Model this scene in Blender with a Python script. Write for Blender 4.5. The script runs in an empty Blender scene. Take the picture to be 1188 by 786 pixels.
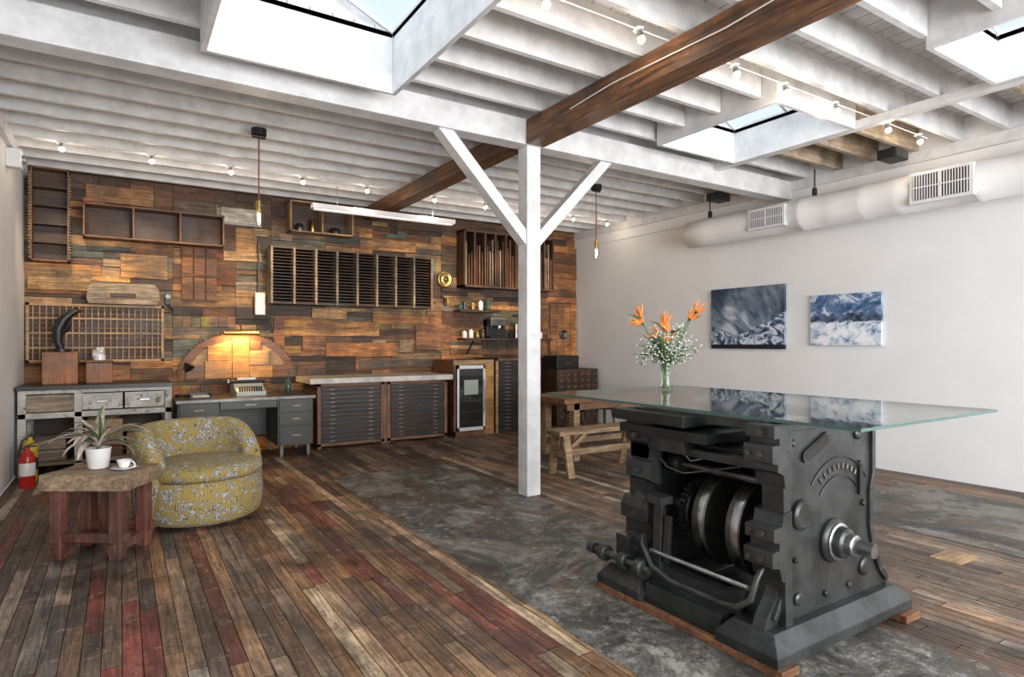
import bpy, math, random
from mathutils import Matrix, Vector, Euler
random.seed(11)
R=random.random
def U(a,b): return a+(b-a)*random.random()
sc=bpy.context.scene
# ------------------------------------------------------------------ materials
def newmat(name):
    m=bpy.data.materials.new(name); m.use_nodes=True
    nt=m.node_tree; nt.nodes.clear()
    o=nt.nodes.new('ShaderNodeOutputMaterial'); b=nt.nodes.new('ShaderNodeBsdfPrincipled')
    nt.links.new(b.outputs[0],o.inputs[0])
    return m,nt,b,o
def N(nt,t,**k):
    n=nt.nodes.new(t)
    for a,v in k.items(): setattr(n,a,v)
    return n
def coords(nt,scale=(1,1,1),kind='Object'):
    tc=N(nt,'ShaderNodeTexCoord'); mp=N(nt,'ShaderNodeMapping'); mp.inputs['Scale'].default_value=scale
    nt.links.new(tc.outputs[kind],mp.inputs[0]); return mp.outputs[0]
def noise(nt,vec,scale,detail=4,rough=.6,dist=0):
    n=N(nt,'ShaderNodeTexNoise'); n.inputs['Scale'].default_value=scale; n.inputs['Detail'].default_value=detail
    n.inputs['Roughness'].default_value=rough; n.inputs['Distortion'].default_value=dist
    nt.links.new(vec,n.inputs['Vector']); return n.outputs['Fac']
def ramp(nt,fac,stops,interp='LINEAR'):
    r=N(nt,'ShaderNodeValToRGB'); cr=r.color_ramp; cr.interpolation=interp
    while len(cr.elements)<len(stops): cr.elements.new(.5)
    for e,(p,c) in zip(cr.elements,stops): e.position=p; e.color=(c[0],c[1],c[2],1)
    nt.links.new(fac,r.inputs[0]); return r.outputs[0]
def mixc(nt,a,b,fac,mode='MIX'):
    m=N(nt,'ShaderNodeMix',data_type='RGBA',blend_type=mode)
    if isinstance(fac,(int,float)): m.inputs[0].default_value=fac
    else: nt.links.new(fac,m.inputs[0])
    for s,v in ((m.inputs[6],a),(m.inputs[7],b)):
        if isinstance(v,tuple): s.default_value=(v[0],v[1],v[2],1)
        else: nt.links.new(v,s)
    return m.outputs[2]
def bump(nt,b,h,strength=.3,dist=.01):
    n=N(nt,'ShaderNodeBump'); n.inputs['Strength'].default_value=strength; n.inputs['Distance'].default_value=dist
    nt.links.new(h,n.inputs['Height']); nt.links.new(n.outputs[0],b.inputs['Normal'])
def math_(nt,op,a,b=None,c=None):
    m=N(nt,'ShaderNodeMath',operation=op)
    for i,v in enumerate((a,b,c)):
        if v is None: continue
        if isinstance(v,(int,float)): m.inputs[i].default_value=v
        else: nt.links.new(v,m.inputs[i])
    return m.outputs[0]
def wood(name,c1,c2,axis='X',rough=.55,grain=1.0,attr=False,stain=0.0,bs=.25,scuff=0.0,sc2=(.5,.48,.46),paintc=None):
    m,nt,b,o=newmat(name)
    s={'X':(1.5,26,26),'Y':(26,1.5,26),'Z':(26,26,1.5)}[axis]
    v=coords(nt,s); f=noise(nt,v,grain*1.6,7,.68,.8)
    col=ramp(nt,f,[(.36,c1),(.62,c2)])
    v2=coords(nt); f2=noise(nt,v2,3.5,5,.65)
    sh=ramp(nt,f2,[(.36,sc2),(.6,(1.1,1.08,1.06))])
    col=mixc(nt,col,sh,1.0,'MULTIPLY')
    if attr:
        a=N(nt,'ShaderNodeVertexColor',layer_name='Col'); col=mixc(nt,col,a.outputs[0],1.0,'MULTIPLY')
    if stain>0:
        f3=noise(nt,v2,1.3,7,.75); mk=ramp(nt,f3,[(.47,(0,0,0)),(.6,(1,1,1))])
        mk=math_(nt,'MULTIPLY',mk,stain); col=mixc(nt,col,(.035,.027,.022),mk)
        s5={'X':(1,6,6),'Y':(6,1,6),'Z':(6,6,1)}[axis]
        f5=noise(nt,coords(nt,s5),4.2,8,.8); mk5=ramp(nt,f5,[(.53,(0,0,0)),(.62,(1,1,1))]); mk5=math_(nt,'MULTIPLY',mk5,stain)
        col=mixc(nt,col,(.04,.03,.024),mk5)
    if paintc:
        s8={'X':(1,5,5),'Y':(5,1.2,5),'Z':(5,5,1)}[axis]
        f8=noise(nt,coords(nt,s8),2.1,9,.8,.4); mk8=ramp(nt,f8,[(.57,(0,0,0)),(.62,(1,1,1))]); mk8=math_(nt,'MULTIPLY',mk8,.6)
        col=mixc(nt,col,paintc,mk8)
    if scuff>0:
        f6=noise(nt,v2,8,9,.85); mk6=ramp(nt,f6,[(.56,(0,0,0)),(.65,(1,1,1))]); mk6=math_(nt,'MULTIPLY',mk6,scuff)
        col=mixc(nt,col,(.40,.34,.28),mk6)
    nt.links.new(col,b.inputs['Base Color'])
    rr=ramp(nt,f2,[(.35,(rough-.12,)*3),(.65,(rough+.15,)*3)]); nt.links.new(rr,b.inputs['Roughness'])
    bump(nt,b,f,bs,.004)
    return m
def paint(name,c,rough=.6,var=.12,scale=2.5,bs=.08,metal=0.0,fine=40,dirt=None):
    m,nt,b,o=newmat(name); v=coords(nt)
    f=noise(nt,v,scale,6,.65); d=tuple(x*(1-var) for x in c)
    col=ramp(nt,f,[(.38,d),(.6,c)])
    if dirt:
        f4=noise(nt,v,9,8,.75); mk=ramp(nt,f4,[(.54,(0,0,0)),(.62,(1,1,1))]); col=mixc(nt,col,dirt,mk)
    nt.links.new(col,b.inputs['Base Color'])
    b.inputs['Roughness'].default_value=rough; b.inputs['Metallic'].default_value=metal
    g=noise(nt,v,fine,3,.5); bump(nt,b,g,bs,.004); return m
def emis(name,c,s):
    m,nt,b,o=newmat(name); b.inputs['Base Color'].default_value=(*c,1)
    b.inputs['Emission Color'].default_value=(*c,1); b.inputs['Emission Strength'].default_value=s; return m
def glassmat(name,tint=(1,1,1),ior=1.5,rough=0.0):
    m,nt,b,o=newmat(name); nt.nodes.remove(b)
    t=N(nt,'ShaderNodeBsdfTransparent'); t.inputs[0].default_value=(*tint,1)
    g=N(nt,'ShaderNodeBsdfGlossy'); g.inputs['Roughness'].default_value=rough
    ge=N(nt,'ShaderNodeNewGeometry')
    io=math_(nt,'MULTIPLY_ADD',ge.outputs['Backfacing'],1/ior-ior,ior)
    fr=N(nt,'ShaderNodeFresnel'); nt.links.new(io,fr.inputs[0])
    mx=N(nt,'ShaderNodeMixShader'); nt.links.new(fr.outputs[0],mx.inputs[0]); nt.links.new(t.outputs[0],mx.inputs[1]); nt.links.new(g.outputs[0],mx.inputs[2])
    nt.links.new(mx.outputs[0],o.inputs[0]); return m

M={}
M['white']=paint('white_wall_paint',(.82,.82,.82),.6,.05,1.2,.10)
M['wwood']=paint('white_painted_timber',(.74,.74,.74),.5,.20,5,.35,fine=25)
M['beam']=wood('brown_beam_wood',(.05,.020,.009),(.30,.135,.055),'Y',.5,.8,bs=.6,stain=.35)
M['rawX']=wood('raw_joist_wood',(.34,.25,.17),(.58,.47,.35),'X',.6)
M['plank']=wood('reclaimed_plank',(.36,.33,.30),(1.35,1.28,1.2),'X',.65,attr=True,stain=.52,bs=.9,scuff=.25)
M['floorw']=wood('floor_plank',(.45,.42,.40),(1.4,1.32,1.25),'Y',.56,attr=True,stain=.62,bs=.5,scuff=.45,paintc=(.17,.14,.125))
M['dkwood']=wood('dark_brown_wood',(.03,.015,.008),(.10,.05,.027),'X',.5)
M['dkwoodz']=wood('dark_brown_wood_v',(.04,.018,.009),(.13,.06,.03),'Z',.5)
M['brown']=wood('brown_wood',(.09,.038,.018),(.27,.125,.058),'X',.5)
M['brownz']=wood('brown_wood_v',(.09,.038,.018),(.27,.125,.058),'Z',.5)
M['tan']=wood('tan_wood',(.24,.14,.07),(.52,.34,.18),'X',.55)
M['honey']=wood('honey_wood',(.30,.13,.04),(.62,.33,.10),'X',.5,stain=.25)
M['orange']=wood('cedar_box_wood',(.2,.065,.025),(.42,.17,.065),'Z',.45)
M['redleg']=wood('oxblood_timber',(.06,.020,.014),(.19,.065,.045),'Z',.55,stain=.5,scuff=.2)
M['greyw']=wood('weathered_wood',(.15,.11,.075),(.42,.34,.25),'X',.7)
M['blocktop']=wood('butcher_block_top',(.16,.10,.055),(.42,.31,.20),'X',.6,stain=.3,scuff=.2)
M['bench']=wood('bench_wood',(.14,.085,.045),(.40,.27,.15),'X',.6)
M['black']=paint('black_drawer',(.018,.017,.016),.4,.3,8,.1)
M['dark']=paint('dark_interior',(.012,.010,.009),.8,.3,4)
M['green']=paint('olive_metal_desk',(.040,.044,.030),.38,.3,3)
M['desktop']=paint('desk_linoleum',(.03,.030,.027),.35,.3,4)
M['distress']=paint('distressed_white',(.56,.55,.50),.6,.3,6,.3,dirt=(.13,.10,.07))
M['slab']=paint('stone_slab',(.66,.62,.56),.35,.35,6)
M['steel']=paint('steel',(.55,.55,.54),.28,.35,12,.05,metal=1.0)
M['pull']=paint('tarnished_pull',(.30,.26,.21),.45,.35,12,.05,metal=.8)
M['dsteel']=paint('dark_steel',(.16,.155,.15),.36,.4,10,.1,metal=.9)
M['iron']=paint('cast_iron',(.052,.054,.054),.34,.55,6,.45,metal=.4,fine=30)
M['iron2']=paint('dark_cast_iron',(.022,.023,.023),.40,.4,7,.35,metal=.4,fine=30)
M['brass']=paint('brass',(.55,.38,.14),.3,.3,8,.05,metal=1.0)
M['duct']=paint('white_duct',(.82,.82,.82),.45,.06,3,.15,fine=9)
M['vent']=paint('vent_white',(.72,.72,.73),.4,.05)
M['red']=paint('red_enamel',(.5,.02,.012),.25,.1)
M['yellow']=paint('yellow_plastic',(.6,.42,.03),.35,.1)
M['cordred']=paint('red_cord',(.28,.06,.03),.6)
M['blackm']=paint('black_metal',(.012,.012,.013),.4,.2)
M['ceram']=paint('white_ceramic',(.82,.82,.80),.2,.02)
M['leafg']=paint('leaf_green',(.10,.19,.07),.4,.4,14)
M['leafp']=paint('leaf_pink',(.55,.43,.36),.4,.4,20)
M['stem']=paint('stem_green',(.09,.15,.05),.5)
M['petal']=paint('orange_petal',(.85,.25,.03),.45,.4,20)
M['breath']=paint('white_blossom',(.72,.74,.66),.7)
M['typ']=paint('pale_green_enamel',(.46,.49,.44),.35,.1)
M['glass']=glassmat('tabletop_glass',(.93,.97,.95))
M['clear']=glassmat('clear_glass',(.92,.95,.93))
M['skyg']=glassmat('skylight_glass',(.90,.94,.97),1.2)
M['gedge']=paint('glass_edge_green',(.05,.11,.095),.12,.2)
M['bulb']=emis('warm_filament',(1,.62,.28),16)
M['bulbw']=emis('spot_bulb',(1,.86,.66),9)
M['tube']=emis('fluorescent_tube',(1,.98,.95),.4)
def deckmat():
    m,nt,b,o=newmat('white_deck_boards'); v=coords(nt); sp=N(nt,'ShaderNodeSeparateXYZ'); nt.links.new(v,sp.inputs[0])
    f=math_(nt,'FRACT',math_(nt,'MULTIPLY',sp.outputs[0],6.5)); k=math_(nt,'LESS_THAN',f,.06)
    base=ramp(nt,noise(nt,v,4,5),[(.38,(.60,.60,.60)),(.6,(.76,.76,.755))])
    nt.links.new(mixc(nt,base,(.22,.21,.20),k),b.inputs['Base Color']); b.inputs['Roughness'].default_value=.55; return m
M['deck']=deckmat()
def concmat():
    m,nt,b,o=newmat('worn_concrete'); v=coords(nt)
    f=noise(nt,v,2.4,12,.85,.7); col=ramp(nt,f,[(.40,(.020,.020,.019)),(.47,(.06,.059,.054)),(.53,(.13,.127,.115)),(.60,(.30,.29,.265))])
    f2=noise(nt,v,1.1,9,.8,.5); mk=ramp(nt,f2,[(.48,(0,0,0)),(.56,(.8,.8,.8))]); col=mixc(nt,col,(.095,.066,.040),mk)
    f4=noise(nt,v,.9,5,.7,.5); mk4=ramp(nt,f4,[(.50,(0,0,0)),(.60,(.4,.4,.4))]); col=mixc(nt,col,(.36,.35,.32),mk4)
    f3=noise(nt,v,9,10,.88); mk3=ramp(nt,f3,[(.55,(0,0,0)),(.61,(.7,.7,.7))]); col=mixc(nt,col,(.40,.39,.35),mk3)
    f7=noise(nt,v,16,8,.8); mk7=ramp(nt,f7,[(.57,(0,0,0)),(.63,(.9,.9,.9))]); col=mixc(nt,col,(.015,.014,.012),mk7)
    f9=noise(nt,v,.75,7,.75,.8); mk9=ramp(nt,f9,[(.52,(0,0,0)),(.6,(.75,.75,.75))]); col=mixc(nt,col,(.022,.020,.018),mk9)
    nt.links.new(col,b.inputs['Base Color']); nt.links.new(ramp(nt,f,[(.38,(.40,)*3),(.62,(.7,)*3)]),b.inputs['Roughness'])
    bump(nt,b,f3,.7,.006); return m
M['concrete']=concmat()
def fabric():
    m,nt,b,o=newmat('mustard_zebra_fabric'); v=coords(nt)
    f=noise(nt,v,17,2,.5,1.7); col=ramp(nt,f,[(0,(.33,.235,.065)),(.49,(.33,.235,.065)),(.515,(.07,.065,.055)),(.55,(.46,.45,.42)),(.60,(.13,.125,.11)),(.66,(.46,.45,.42))],'CONSTANT')
    w=N(nt,'ShaderNodeTexWave'); w.inputs['Scale'].default_value=18; w.inputs['Distortion'].default_value=6; nt.links.new(v,w.inputs[0])
    st=ramp(nt,w.outputs['Fac'],[(.45,(.5,.5,.5)),(.55,(1,1,1))]); col=mixc(nt,col,st,.35,'MULTIPLY')
    nt.links.new(col,b.inputs['Base Color']); b.inputs['Roughness'].default_value=.85; bump(nt,b,noise(nt,v,180,2),.3,.002); return m
M['fabric']=fabric()
def pic(name,kind):
    m,nt,b,o=newmat(name); v=coords(nt,(1,1,1),'Generated'); sp=N(nt,'ShaderNodeSeparateXYZ'); nt.links.new(v,sp.inputs[0])
    h=math_(nt,'SUBTRACT',1.0,sp.outputs[1]); z=sp.outputs[2]
    if kind==1:
        an=math_(nt,'ARCTAN2',math_(nt,'SUBTRACT',z,-.25),math_(nt,'SUBTRACT',h,1.0))
        cv=N(nt,'ShaderNodeCombineXYZ'); nt.links.new(math_(nt,'MULTIPLY',an,1.6),cv.inputs[0])
        dd=math_(nt,'SQRT',math_(nt,'ADD',math_(nt,'POWER',math_(nt,'SUBTRACT',h,1.0),2),math_(nt,'POWER',math_(nt,'SUBTRACT',z,-.25),2)))
        nt.links.new(math_(nt,'MULTIPLY',dd,.5),cv.inputs[1])
        f=noise(nt,cv.outputs[0],3.0,8,.55,.6); f0=noise(nt,v,2.2,4,.5)
        f=math_(nt,'ADD',math_(nt,'MULTIPLY',f,.6),math_(nt,'MULTIPLY',f0,.4))
        col=ramp(nt,f,[(.40,(.012,.028,.055)),(.49,(.06,.10,.16)),(.56,(.20,.26,.34)),(.63,(.52,.58,.66))])
        n2=noise(nt,v,5,9,.7,1.0)
        ln=math_(nt,'ADD',math_(nt,'MULTIPLY',math_(nt,'ABSOLUTE',math_(nt,'SUBTRACT',h,.35)),.62),math_(nt,'MULTIPLY',n2,.25))
        ice=math_(nt,'GREATER_THAN',ln,math_(nt,'ADD',z,-.04)); ic=ramp(nt,noise(nt,v,5,8,.7,2.5),[(.44,(.015,.035,.08)),(.50,(.16,.24,.36)),(.56,(.66,.73,.82))])
        col=mixc(nt,col,ic,ice); col=mixc(nt,col,(.008,.014,.03),math_(nt,'LESS_THAN',z,.07))
    else:
        f=noise(nt,v,3.2,9,.68,.8); sky=ramp(nt,f,[(.40,(.02,.06,.16)),(.5,(.10,.19,.36)),(.58,(.62,.70,.80))])
        g=noise(nt,v,6,9,.7,.5); lnd=ramp(nt,g,[(.38,(.06,.13,.28)),(.46,(.55,.64,.76)),(.56,(.86,.88,.92))])
        mt=ramp(nt,noise(nt,v,8,6,.7),[(.42,(.015,.025,.05)),(.6,(.12,.18,.30))])
        hz=math_(nt,'ADD',z,math_(nt,'MULTIPLY',math_(nt,'SUBTRACT',g,.5),.35))
        col=mixc(nt,mt,sky,math_(nt,'GREATER_THAN',hz,.60)); col=mixc(nt,col,lnd,math_(nt,'LESS_THAN',hz,.46))
    nt.links.new(col,b.inputs['Base Color']); b.inputs['Roughness'].default_value=.35; return m
M['pic1']=pic('stormy_sea_painting',1); M['pic2']=pic('icy_landscape_painting',2)

# ------------------------------------------------------------------ mesh builder
class MB:
    def __init__(s,name,Mx=None):
        s.name=name; s.v=[];s.f=[];s.m=[];s.s=[];s.c=[];s.mats=[];s.M=Mx or Matrix()
    def mi(s,k):
        if k not in s.mats: s.mats.append(k)
        return s.mats.index(k)
    def add(s,vs,fs,mat,smooth=False,col=(1,1,1)):
        o=len(s.v); s.v+= [s.M@Vector(p) for p in vs]; k=s.mi(mat)
        for f in fs: s.f.append([i+o for i in f]); s.m.append(k); s.s.append(smooth); s.c.append(col)
    def box(s,x0,x1,y0,y1,z0,z1,mat,col=(1,1,1)):
        vs=[(x,y,z) for z in (z0,z1) for y in (y0,y1) for x in (x0,x1)]
        s.add(vs,[(0,2,3,1),(4,5,7,6),(0,1,5,4),(2,6,7,3),(0,4,6,2),(1,3,7,5)],mat,False,col)
    def beam(s,p0,p1,w,d,mat,up=(0,0,1)):
        p0=Vector(p0);p1=Vector(p1);z=(p1-p0).normalized();u=Vector(up)
        if abs(z.dot(u))>.98:u=Vector((0,1,0))
        x=u.cross(z).normalized();y=z.cross(x)
        vs=[]
        for p in (p0,p1):
            for a,b in((-1,-1),(1,-1),(1,1),(-1,1)): vs.append(p+x*a*w/2+y*b*d/2)
        s.add(vs,[(0,3,2,1),(4,5,6,7),(0,1,5,4),(1,2,6,5),(2,3,7,6),(3,0,4,7)],mat)
    def tube(s,pts,r,mat,n=10,caps=True):
        pts=[Vector(p) for p in pts]; rs=r if isinstance(r,(list,tuple)) else [r]*len(pts)
        vs=[];pr=None
        for i,p in enumerate(pts):
            a=pts[max(i-1,0)];b=pts[min(i+1,len(pts)-1)]; z=(b-a).normalized()
            if pr is None:
                pr=Vector((0,0,1)) if abs(z.z)<.9 else Vector((1,0,0))
            x=(pr-z*pr.dot(z)).normalized(); pr=x; y=z.cross(x)
            for k in range(n):
                t=2*math.pi*k/n; vs.append(p+(x*math.cos(t)+y*math.sin(t))*rs[i])
        fs=[]
        for i in range(len(pts)-1):
            for k in range(n):
                fs.append((i*n+k,i*n+(k+1)%n,(i+1)*n+(k+1)%n,(i+1)*n+k))
        s.add(vs,fs,mat,True)
        if caps:
            L=len(pts)-1
            s.add(vs[:n],[tuple(reversed(range(n)))],mat); s.add(vs[L*n:],[tuple(range(n))],mat)
    def cyl(s,p0,p1,r0,mat,r1=None,n=20): s.tube([p0,p1],[r0,r0 if r1 is None else r1],mat,n)
    def lathe(s,c,prof,mat,n=28,axis='Z'):
        vs=[]
        for r,h in prof:
            for k in range(n):
                t=2*math.pi*k/n; a,b=r*math.cos(t),r*math.sin(t)
                vs.append({'Z':(c[0]+a,c[1]+b,c[2]+h),'Y':(c[0]+b,c[1]+h,c[2]+a),'X':(c[0]+h,c[1]+a,c[2]+b)}[axis])
        fs=[]
        for i in range(len(prof)-1):
            for k in range(n): fs.append((i*n+k,i*n+(k+1)%n,(i+1)*n+(k+1)%n,(i+1)*n+k))
        s.add(vs,fs,mat,True)
        s.add(vs[:n],[tuple(reversed(range(n)))],mat); s.add(vs[-n:],[tuple(range(n))],mat)
    def ball(s,c,r,mat,n=12,sz=1.0):
        k=n//2; s.lathe(c,[(max(r*math.sin(math.pi*i/k),1e-4),-r*sz*math.cos(math.pi*i/k)) for i in range(k+1)],mat,n)
    def extr(s,prof,plane,lo,hi,mat,smooth=False):
        n=len(prof)
        def P(a,b,h): return {'XZ':(a,h,b),'YZ':(h,a,b),'XY':(a,b,h)}[plane]
        vs=[P(a,b,lo) for a,b in prof]+[P(a,b,hi) for a,b in prof]
        s.add(vs,[tuple(range(n)),tuple(reversed(range(n,2*n)))],mat)
        s.add(vs,[(i,i+n,(i+1)%n+n,(i+1)%n) for i in range(n)],mat,smooth)
    def build(s,bevel=0,sub=0):
        xs=[p.x for p in s.v];ys=[p.y for p in s.v];zs=[p.z for p in s.v]
        o=Vector(((min(xs)+max(xs))/2,(min(ys)+max(ys))/2,min(zs)))
        me=bpy.data.meshes.new(s.name); me.from_pydata([p-o for p in s.v],[],s.f)
        for k in s.mats: me.materials.append(M[k])
        me.polygons.foreach_set('material_index',s.m); me.polygons.foreach_set('use_smooth',s.s)
        ca=me.color_attributes.new('Col','FLOAT_COLOR','CORNER'); d=[]
        for p in me.polygons:
            c=s.c[p.index]
            for _ in range(p.loop_total): d+= [c[0],c[1],c[2],1]
        ca.data.foreach_set('color',d)
        import bmesh
        bm=bmesh.new(); bm.from_mesh(me); bmesh.ops.recalc_face_normals(bm,faces=bm.faces); bm.to_mesh(me); bm.free()
        ob=bpy.data.objects.new(s.name,me); ob.location=o; sc.collection.objects.link(ob)
        if bevel:
            b=ob.modifiers.new('bevel','BEVEL'); b.width=bevel; b.segments=2; b.limit_method='ANGLE'; b.angle_limit=.7
        if sub:
            b=ob.modifiers.new('sub','SUBSURF'); b.levels=sub; b.render_levels=sub
        return ob
def rotz(x,y,z,deg): return Matrix.Translation((x,y,z))@Matrix.Rotation(math.radians(deg),4,'Z')

XL,XR,YF,YB=-.93,7.12,-3.2,8.95
ZD=3.66
wells=[(.46,1.70,1.3,4.30),(4.48,5.58,3.03,4.27),(4.52,5.52,.3,1.90),(1.2,5.2,-2.4,-1.0)]  # last well: added skylight behind the camera, unseen, for fill light
# ------------------------------------------------------------------ shell
b=MB('wall_left'); b.box(XL-.15,XL,YF,YB,0,ZD,'white'); b.build()
b=MB('wall_right'); b.box(XR,XR+.15,YF,YB,0,ZD,'white'); b.build()
b=MB('wall_back'); b.box(XL-.15,XR+.15,YB+.05,YB+.2,0,ZD,'dkwood'); b.build()
b=MB('wall_front')
b.box(XL,0,YF-.15,YF,0,ZD,'white'); b.box(6.4,XR,YF-.15,YF,0,ZD,'white')
b.box(0,6.4,YF-.15,YF,0,.4,'white'); b.box(0,6.4,YF-.15,YF,3.1,ZD,'white'); b.build()
b=MB('added_fill_window')  # added window behind the camera, unseen, opening for the fill lamp
for i in range(7):
    x=i*6.4/6; b.box(x-.03,x+.03,YF-.1,YF-.02,.4,3.1,'blackm')
for z in (.42,1.3,2.2,3.08): b.box(0,6.4,YF-.1,YF-.02,z-.02,z+.02,'blackm')
b.build()
# floor : planks
b=MB('floor')
b.box(XL,XR,YF,YB+.05,-.12,-.008,'dark')
conc=[(1.83,3.15,.9,6.36),(4.95,6.55,.3,3.05)]
PD=[(.17,.115,.085),(.19,.12,.08),(.21,.055,.042),(.26,.20,.155),(.29,.18,.105),(.12,.088,.070),(.18,.125,.09),(.21,.13,.08),(.17,.05,.042),(.15,.13,.115),(.16,.12,.10)]
PL=[(.48,.31,.17),(.40,.24,.13),(.33,.19,.10),(.46,.32,.20),(.28,.16,.09),(.54,.42,.28),(.22,.075,.05),(.20,.125,.085),(.38,.21,.10),(.27,.20,.14)]
PR=[(.26,.165,.105),(.33,.22,.14),(.17,.11,.075),(.21,.16,.125),(.12,.09,.07),(.28,.215,.16)]
x=XL; w=.078
edges=[]
while x<XR-.01:
    x1=min(x+w,XR); edges.append((x,x1)); x=x1
for (x0,x1) in edges:
    y=YF-R()*1.5
    xm=(x0+x1)/2
    while y<YB:
        L=U(.35,1.9); y0=max(y,YF);y1=min(y+L,YB+.04); y+=L
        if y1<=y0: continue
        pal=PD if xm<.75 else (PL if xm<1.84 else PR)
        if .2<xm<1.2 and R()<.45: pal=PL
        if xm<1.84 and y0>5.5 and R()<.5: pal=[(.25,.10,.055),(.32,.15,.08),(.22,.10,.06)]
        col=random.choice(pal)
        if R()<.025: col=(.55,.50,.43)
        k=U(.55,1.2); col=tuple(q*k for q in col)
        b.add([(x0+.0018,y0+.002,0),(x1-.0018,y0+.002,0),(x1-.0018,y1-.002,0),(x0+.0018,y1-.002,0)],[(0,1,2,3)],'floorw',False,col)
# ragged-edged concrete infills lying level with the boards
for (a,c,d,e) in conc:
    pts=[]; j=.014
    n1=int((e-d)/.09); n2=int((c-a)/.078)
    for k in range(n1): pts.append((c+U(-j,j),d+(e-d)*k/n1))
    for k in range(n2):
        s_=U(-.05,.05); x_a=c-(c-a)*k/n2; x_b=c-(c-a)*(k+1)/n2
        pts+= [(x_a,e+s_),(x_b+.002,e+s_)]
    for k in range(n1): pts.append((a+U(-j,j),e-(e-d)*k/n1))
    for k in range(n2):
        pts.append((a+(c-a)*k/n2,d+U(-j,j)))
    vs=[(p[0],p[1],.0022) for p in pts]; n_=len(vs)
    b.add(vs,[tuple(range(n_))],'concrete')
fl=b.build()
b=MB('floor_patch'); b.box(4.45,4.72,1.72,1.9,0.0005,.004,'tan'); b.build()
# ceiling deck with holes
b=MB('ceiling')
xs=sorted({XL-.15,XR+.15,*[w_[0] for w_ in wells],*[w_[1] for w_ in wells]}); ys=sorted({YF-.15,YB+.2,*[w_[2] for w_ in wells],*[w_[3] for w_ in wells]})
for i in range(len(xs)-1):
    for j in range(len(ys)-1):
        cx=(xs[i]+xs[i+1])/2;cy=(ys[j]+ys[j+1])/2
        if any(a<cx<c and d<cy<e for a,c,d,e in wells): continue
        b.box(xs[i],xs[i+1],ys[j],ys[j+1],ZD,ZD+.06,'deck')
b.build()
# joists
b=MB('ceiling_joists')
y=YB-.12
while y>YF:
    iv=[(XL,XR)]
    for a,c,d,e in wells:
        if d-.06<y<e+.06:
            n=[]
            for (p,q) in iv:
                if p<a-.04: n.append((p,min(q,a-.04)))
                if q>c+.04: n.append((max(p,c+.04),q))
            iv=n
    for p,q in iv:
        if y<4.6 and q>XR-.01:
            if p<5.66: b.box(p,5.66,y-.025,y+.025,3.42,ZD,'wwood')
            b.box(max(p,5.66),q,y-.025,y+.025,3.42,ZD,'rawX' if R()<.4 else 'wwood')
        else: b.box(p,q,y-.025,y+.025,3.42,ZD,'wwood')
    y-=.405
b.build(.004)
b=MB('white_support_beam'); b.box(XL,XR,4.57,4.75,3.19,3.42,'wwood'); b.build(.008)
b=MB('white_header_beam'); 
b.box(5.62,5.70,.0,4.57,3.34,3.42,'wwood'); b.build(.006)
b=MB('brown_ceiling_beam')
b.box(3.07,3.27,YF,4.57,3.19,3.41,'beam'); b.box(3.07,3.27,4.75,YB-.08,3.24,3.419,'beam'); b.build(.008)
# skylights
for i,(a,c,d,e) in enumerate(wells):
    b=MB('skylight'); t=.035; z0,z1=(3.25 if i==0 else 3.34),3.70
    b.box(a-t,a,d-t,e+t,z0,z1,'wwood'); b.box(c,c+t,d-t,e+t,z0,z1,'wwood')
    b.box(a,c,d-t,d,z0,z1,'wwood'); b.box(a,c,e,e+t,z0,z1,'wwood')
    mx=(a+c)/2; zr=z1+.28
    nb=max(2,round((e-d)/.75))
    b.box(mx-.02,mx+.02,d,e,zr-.03,zr+.01,'vent')
    for k in range(nb+1):
        yy=d+(e-d)*k/nb
        b.beam((a,yy,z1),(mx,yy,zr),.03,.03,'vent',(0,1,0)); b.beam((c,yy,z1),(mx,yy,zr),.03,.03,'vent',(0,1,0))
    b.add([(a-t,d-t,z1+.02),(mx,d-t,zr+.02),(mx,e+t,zr+.02),(a-t,e+t,z1+.02)],[(0,1,2,3)],'skyg')
    b.add([(c+t,d-t,z1+.02),(mx,d-t,zr+.02),(mx,e+t,zr+.02),(c+t,e+t,z1+.02)],[(0,1,2,3)],'skyg')
    for yy in (d-t,e+t): b.add([(a-t,yy,z1-.01),(c+t,yy,z1-.01),(c+t,yy,z1+.02),(mx,yy,zr+.03),(a-t,yy,z1+.02)],[(0,1,2,3,4)],'wwood')
    b.build(.003)
b=MB('white_support_post'); b.box(3.095,3.245,4.585,4.735,0.003,3.19,'wwood'); b.build(.008)
b=MB('knee_brace'); b.extr([(3.093,2.29),(3.093,2.43),(2.36,3.188),(2.22,3.188)],'XZ',4.60,4.72,'wwood'); b.build(.005)
b=MB('knee_brace'); b.extr([(3.247,2.29),(3.247,2.43),(3.98,3.188),(4.12,3.188)],'XZ',4.60,4.72,'wwood'); b.build(.005)
b=MB('trim_2'); b.box(XR-.06,XR,YF,YB,3.30,3.42,'wwood'); b.box(XR-.03,XR,YF,YB,3.14,3.30,'white'); b.build(.004)
b=MB('trim_3'); b.box(XL,XL+.05,YF,YB,3.3,3.42,'wwood'); b.build(.004)
b=MB('trim_4'); b.box(XL,XR,YB-.07,YB-.03,3.42,3.66,'dkwood'); b.build()
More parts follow.
